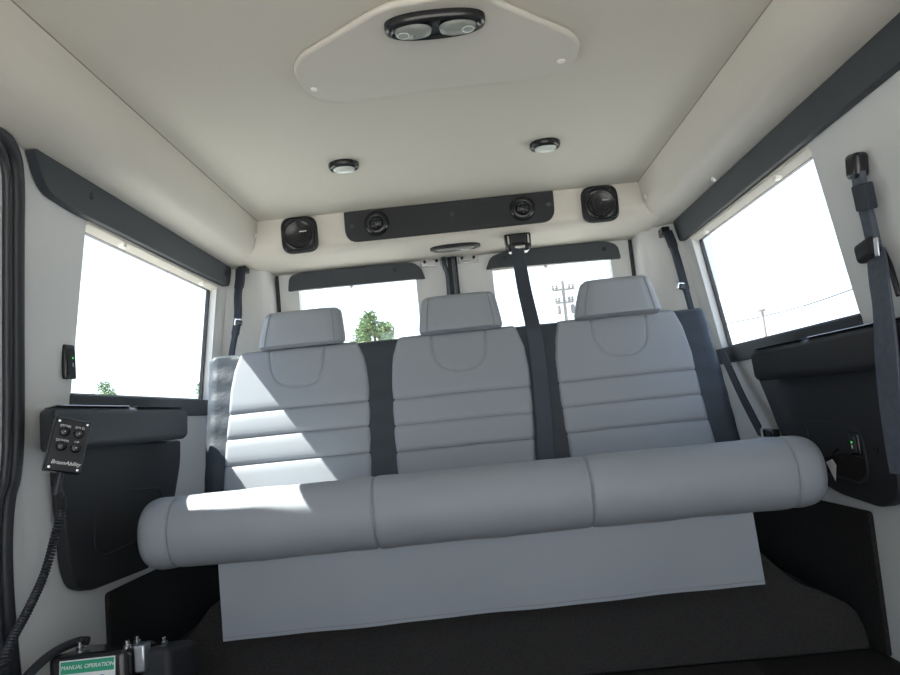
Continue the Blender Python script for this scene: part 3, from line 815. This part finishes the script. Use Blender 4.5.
lay = [Bb(533.5, 330, .006), Bb(537, 350, .008), Bb(540.5, 380, .010), Bb(544, 420, .012), Bb(546.5, 454, .014), Bb(548, 470, .014)]
P = smoothpath(top + lay, 6); bm = bmesh.new(); n = len(P)
strap(bm, P, [.043 for i in range(n)], (1, 0, 0), .0035); obj('strap', bm, 'belt2', rt, bevel=.001)
# ============================================================ REMOTE CONTROL
n = Vector((.62, -.78, .06)).normalized()
rc = onX(68.5, 445.5, -.728)
upv = (onPl(78, 420, rc, n) - onPl(66, 471, rc, n)).normalized()
rem = thing('remote_control', rc, 'black handheld lift control with four round buttons hanging on the left armrest', 'remote control')
X = upv.cross(n).normalized(); U_ = n.cross(X); RM = Matrix((X, U_, n)).transposed()
w_ = (onPl(92, 424, rc, n) - onPl(56, 420, rc, n)).length; h_ = (onPl(78, 419, rc, n) - onPl(67, 472, rc, n)).length
print('remote', w_, h_, rc)
bm = bmesh.new(); box(bm, rc - n * .016, (w_, h_, .032), RM); obj('body', bm, 'gloss', rem, bevel=.003)
bm = bmesh.new(); box(bm, rc + n * .0008, (w_ * .94, h_ * .95, .0016), RM); fp = obj('face_plate', bm, 'blk2', rem, bevel=.0004)
for sx in (-1, 1):
    for sy in (-1, 1):
        c = rc + X * sx * w_ * .39 + U_ * sy * h_ * .43 + n * .0016; bm = bmesh.new(); lathe(bm, c, n, [(.0024, 0), (.0022, .0012), (0, .0015)], 12); obj('screw', bm, 'chrome', rem)
        c = rc + X * sx * w_ * .20 + U_ * (sy * h_ * .135 + h_ * .105) + n * .0016; bm = bmesh.new()
        lathe(bm, c, n, [(w_ * .15, 0), (w_ * .15, .003), (w_ * .11, .006), (w_ * .09, .0065), (0, .007)], 24); bt = obj('button', bm, 'gloss', rem)
        bm = bmesh.new(); box(bm, c + n * .0072, (.002, .002, .0004), RM); obj('button_mark', bm, 'dimtext', bt)
for s_, sx, yy in (('STOW', -1, .345), ('FOLD', 1, .345), ('DOWN', -1, .075), ('UP', 1, .075)):
    text(s_, 'button_lettering', rc + X * sx * w_ * .20 + U_ * h_ * yy + n * .0019, n, .0062, 'white', rem, up=U_)
text('BraunAbility', 'maker_lettering', rc + X * w_ * .03 - U_ * h_ * .33 + n * .0019, n, .0098, 'white', rem, up=U_, italic=.3, ext=.0004)
bm = bmesh.new(); box(bm, rc - n * .037 + X * .005, (w_ * .5, h_ * .35, .012), RM); obj('mounting_clip', bm, 'blk2', rem, bevel=.002)
def coil(pts, r, wr, pitch):
    pts = smoothpath(pts, 14); P = []; L_ = 0; nx = None; q = []
    # resample along the length
    seg = [(pts[i], pts[i + 1]) for i in range(len(pts) - 1)]
    ph = 0
    for A, B_ in seg:
        d = (B_ - A); l = d.length; t_ = d.normalized(); k = max(1, int(l / (pitch / 10)))
        if nx is None: nx = t_.cross(Vector((0, 1, 0))).normalized()
        nx = (nx - t_ * nx.dot(t_)).normalized(); ny = t_.cross(nx)
        for i in range(k):
            p = A + d * (i / k); ph += 2 * math.pi * (l / k) / pitch
            P.append(p + nx * r * math.cos(ph) + ny * r * math.sin(ph))
    bm = bmesh.new(); tube(bm, P, wr, 6); return bm
bot = rc - U_ * h_ * .5 - n * .016
bm = bmesh.new(); tube(bm, [bot + U_ * .004, bot - U_ * .025, bot - U_ * .04], .006, 10); obj('strain_relief', bm, 'rubber', rem)
path = [bot - U_ * .03, onX(62, 505, -.80), onX(54, 540, -.815), onX(44, 575, -.82), onX(28, 610, -.82), onX(12, 640, -.82), onX(4, 665, -.815), onX(2, 700, -.81)]
cd = obj('coiled_cord', coil(path, .0062, .0026, .0062), 'rubber', rem)
# ============================================================ LIFT CONTROL BOX
lb = thing('lift_control_box', (-.72, 1.42, 0), 'black lift control box on the floor with a green and white sticker', 'control box')
def hexa(bm, x0, x1, y0, y1, z1f, z1b, z0=.001):
    P = [Vector((x0, y0, z0)), Vector((x0, y0, z1f)), Vector((x0, y1, z1b)), Vector((x0, y1, z0))]
    prism(bm, P, (x1 - x0, 0, 0)); return bm
bm = bmesh.new(); hexa(bm, -.812, -.664, 1.362, 1.50, .262, .240); obj('housing', bm, 'gloss', lb, bevel=.014, seg=4)
bm = bmesh.new(); hexa(bm, -.662, -.600, 1.40, 1.53, .248, .225); obj('motor_cover', bm, 'blk2', lb, bevel=.012, seg=4)
bm = bmesh.new(); box(bm, (-.652, 1.40, .235), (.022, .03, .05)); obj('hinge_block', bm, 'steel', lb, bevel=.004)
for x, y, z in ((-.775, 1.41, .256), (-.675, 1.43, .252), (-.672, 1.385, .258), (-.632, 1.45, .240)):
    bm = bmesh.new(); lathe(bm, (x, y, z), (0, 0, 1), [(.007, 0), (.007, .006), (.004, .007), (.004, .014), (0, .015)], 12); obj('bolt', bm, 'chrome', lb)
n = Vector((.05, -1, .12)).normalized()
q0 = Vector((-.738, 1.3535, .198))
X, U_, n = frame(n)
RM = Matrix((X, U_, n)).transposed()
bm = bmesh.new(); q0 = q0 + X * .004; box(bm, q0, (.100, .110, .0010), RM); st = obj('sticker', bm, 'sticker', lb); st['label'] = 'green and white instruction sticker'
bm = bmesh.new(); box(bm, q0 + U_ * .0425 + n * .0007, (.096, .021, .0006), RM); obj('green_band', bm, 'green', st)
text('MANUAL OPERATION', 'band_lettering', q0 + U_ * .0425 + n * .0012, n, .0096, 'white', st, up=U_, italic=.25, ext=.0002)
bm = bmesh.new(); c = q0 + U_ * .018 + X * .026 + n * .0008
tube(bm, [c + X * .007 * math.cos(t * .5236) + U_ * .007 * math.sin(t * .5236) for t in range(13)], .001, 6); box(bm, c + X * .002, (.003, .008, .0008), RM); box(bm, c + X * .012, (.003, .010, .0008), RM); obj('blue_symbol', bm, 'blue', st)
# ribbed hose from the box to the lower left
P = smoothpath([onX(89, 641, -.775), onX(80, 641, -.79), onX(62, 648, -.80), onX(44, 660, -.805), onX(24, 680, -.805), onX(5, 705, -.80)], 12)
R_ = [.0085 if i % 2 else .0070 for i in range(len(P))]
bm = bmesh.new(); tube(bm, P, R_, 12); obj('ribbed_hose', bm, 'rubber', lb)

# ============================================================ OUTSIDE
def tree(name, base, h, r, cr0, lab, nleaf=2600, cone=1.0, seed=1):
    rg = random.Random(seed)
    t = thing(name, base, lab, 'tree')
    bm = bmesh.new(); tube(bm, [Vector(base), Vector(base) + Vector((.05, 0, h * .5)), Vector(base) + Vector((0, 0, h * .85))], [r * .09, r * .06, r * .02], 8); obj('trunk', bm, 'bark', t)
    bm = bmesh.new(); c = Vector(base) + Vector((0, 0, cr0))
    H = h - cr0
    lumps = []
    for i in range(60):
        s = rg.random() ** .9; rr = r * (math.sin(math.pi * min(1, (s * .86 + .12))) ** .7) * (1 - .35 * cone * s); th = rg.random() * 6.283
        lumps.append((c + Vector((math.cos(th) * rr * .66, math.sin(th) * rr * .66, s * H * .93)), r * (.46 - .26 * s)))
    for i in range(nleaf):
        q, lr = rg.choice(lumps)
        d = Vector((rg.gauss(0, 1), rg.gauss(0, 1), rg.gauss(0, 1))).normalized() * lr * rg.random() ** .4
        p = q + d; sz = .035 + .05 * rg.random(); x, y, nn = frame((rg.gauss(0, 1), rg.gauss(0, 1), rg.gauss(0, 1) + .3)); sz *= r / 1.6
        bm.faces.new([bm.verts.new(p + x * sz), bm.verts.new(p + y * sz * .6), bm.verts.new(p - x * sz), bm.verts.new(p - y * sz * .6)])
    obj('foliage', bm, 'leaf', t, smooth=False)
GZ = -.62
p = onY(372, 308, 34); tree('garden_tree', (p.x, 34, GZ), p.z - GZ, 2.1, .2, 'leafy green tree seen through the left rear door window', 7000, seed=3)
p = onY(104, 379, 46); tree('garden_tree', (p.x, 46, GZ), p.z - GZ, 1.6, .8, 'small green treetop in the lower left of the left side window', 4000, seed=5)
p = onY(205, 380, 46); tree('garden_tree', (p.x, 46, GZ), p.z - GZ, 1.7, .8, 'small green treetop in the lower right of the left side window', 4000, seed=8)
# utility pole behind the right rear window
Y = 38; pt = onY(562, 281, Y); k = Y / 728
ut = thing('utility_pole', (pt.x + .25, Y, GZ), 'distant utility pole with insulators behind the right rear door window', 'utility pole')
bm = bmesh.new(); tube(bm, [(pt.x, Y, GZ), (pt.x, Y, pt.z)], .085, 10); obj('post', bm, 'pole', ut)
for yy, w in ((290, 11), (303, 9)):
    z = onY(562, yy, Y).z; bm = bmesh.new(); box(bm, (pt.x, Y - .1, z), (w * 2 * k, .10, .09)); obj('crossarm', bm, 'pole', ut)
    for q in (-.95, -.6, .55, .9):
        bm = bmesh.new(); lathe(bm, (pt.x + q * w * k, Y - .1, z + .04), (0, 0, 1), [(.05, 0), (.09, .08), (.05, .14), (.08, .2), (0, .28)], 10); obj('insulator', bm, 'pole', ut)
for q in (-.35, .4):
    bm = bmesh.new(); z = onY(562, 309, Y).z; lathe(bm, (pt.x + q, Y - .05, z - .3), (0, 0, 1), [(0, 0), (.11, .02), (.11, .42), (.08, .48), (0, .5)], 12); obj('transformer', bm, 'pole', ut)
# street lamp and wires through the right side window
X0 = 24; p0 = onX(762, 310, X0); p1 = onX(766, 332, X0)
sl_ = thing('street_lamp', (p0.x, p0.y, GZ), 'slim street lamp seen through the right side window', 'street lamp')
bm = bmesh.new(); tube(bm, [(p0.x, p0.y, GZ), (p0.x, p0.y, p0.z - .05)], [.13, .10], 10); obj('post', bm, 'pole', sl_)
bm = bmesh.new(); lathe(bm, p0 + Vector((-.1, -.1, -.15)), (0, 0, 1), [(0, 0), (.28, .03), (.32, .16), (.14, .32), (0, .36)], 16); obj('lamp_head', bm, 'pole', sl_)
def wire(pts, lab):
    bm = bmesh.new(); tube(bm, smoothpath(pts, 8), .05, 6); tag(obj('overhead_wire', bm, 'rubber'), lab, 'wire', None)
wire([onX(650, 333, 30), onX(722, 324, 30), onX(785, 311, 30), onX(853, 289, 30), onX(950, 250, 30)], 'thin overhead wire crossing the right side window by the street lamp')

# ============================================================ LIGHT
w = bpy.data.worlds.new('sky'); S.world = w; w.use_nodes = True; nt = w.node_tree; N = nt.nodes; L = nt.links
bg = N['Background']; tc = N.new('ShaderNodeTexCoord'); sp = N.new('ShaderNodeSeparateXYZ'); cr_ = N.new('ShaderNodeValToRGB')
L.new(tc.outputs['Generated'], sp.inputs[0]); L.new(sp.outputs['Z'], cr_.inputs[0]); L.new(cr_.outputs[0], bg.inputs['Color'])
cr_.color_ramp.elements[0].position = .0; cr_.color_ramp.elements[0].color = (.90, .95, 1, 1)
cr_.color_ramp.elements[1].position = .8; cr_.color_ramp.elements[1].color = (.42, .62, 1, 1)
bg.inputs['Strength'].default_value = 2.3
sd = bpy.data.lights.new('sun', 'SUN'); sd.energy = 24; sd.angle = .0093; sd.color = (1, .95, .87)
so = bpy.data.objects.new('sun', sd); C.objects.link(so)
SD = Vector((.74, -.045, -1.0)).normalized()
so.rotation_euler = SD.to_track_quat('-Z', 'Y').to_euler(); so.location = (-5, 0, 8)

# ============================================================ CAMERA
cd_ = bpy.data.cameras.new('camera'); cam = bpy.data.objects.new('camera', cd_); C.objects.link(cam); S.camera = cam
cd_.sensor_width = 36; cd_.lens = F / 900 * 36; cd_.clip_start = .02; cd_.clip_end = 400
r_ = Vector((a[0], b[0], u[0])); d_ = Vector((a[1], b[1], u[1])); f_ = Vector((a[2], b[2], u[2]))
m4 = Matrix(((r_.x, -d_.x, -f_.x, CAM.x), (r_.y, -d_.y, -f_.y, CAM.y), (r_.z, -d_.z, -f_.z, CAM.z), (0, 0, 0, 1)))
cam.matrix_world = m4
S.view_settings.view_transform = 'Standard'; S.view_settings.look = 'None'; S.view_settings.gamma = 1; S.view_settings.use_curve_mapping = False
S.view_settings.exposure = 0.12
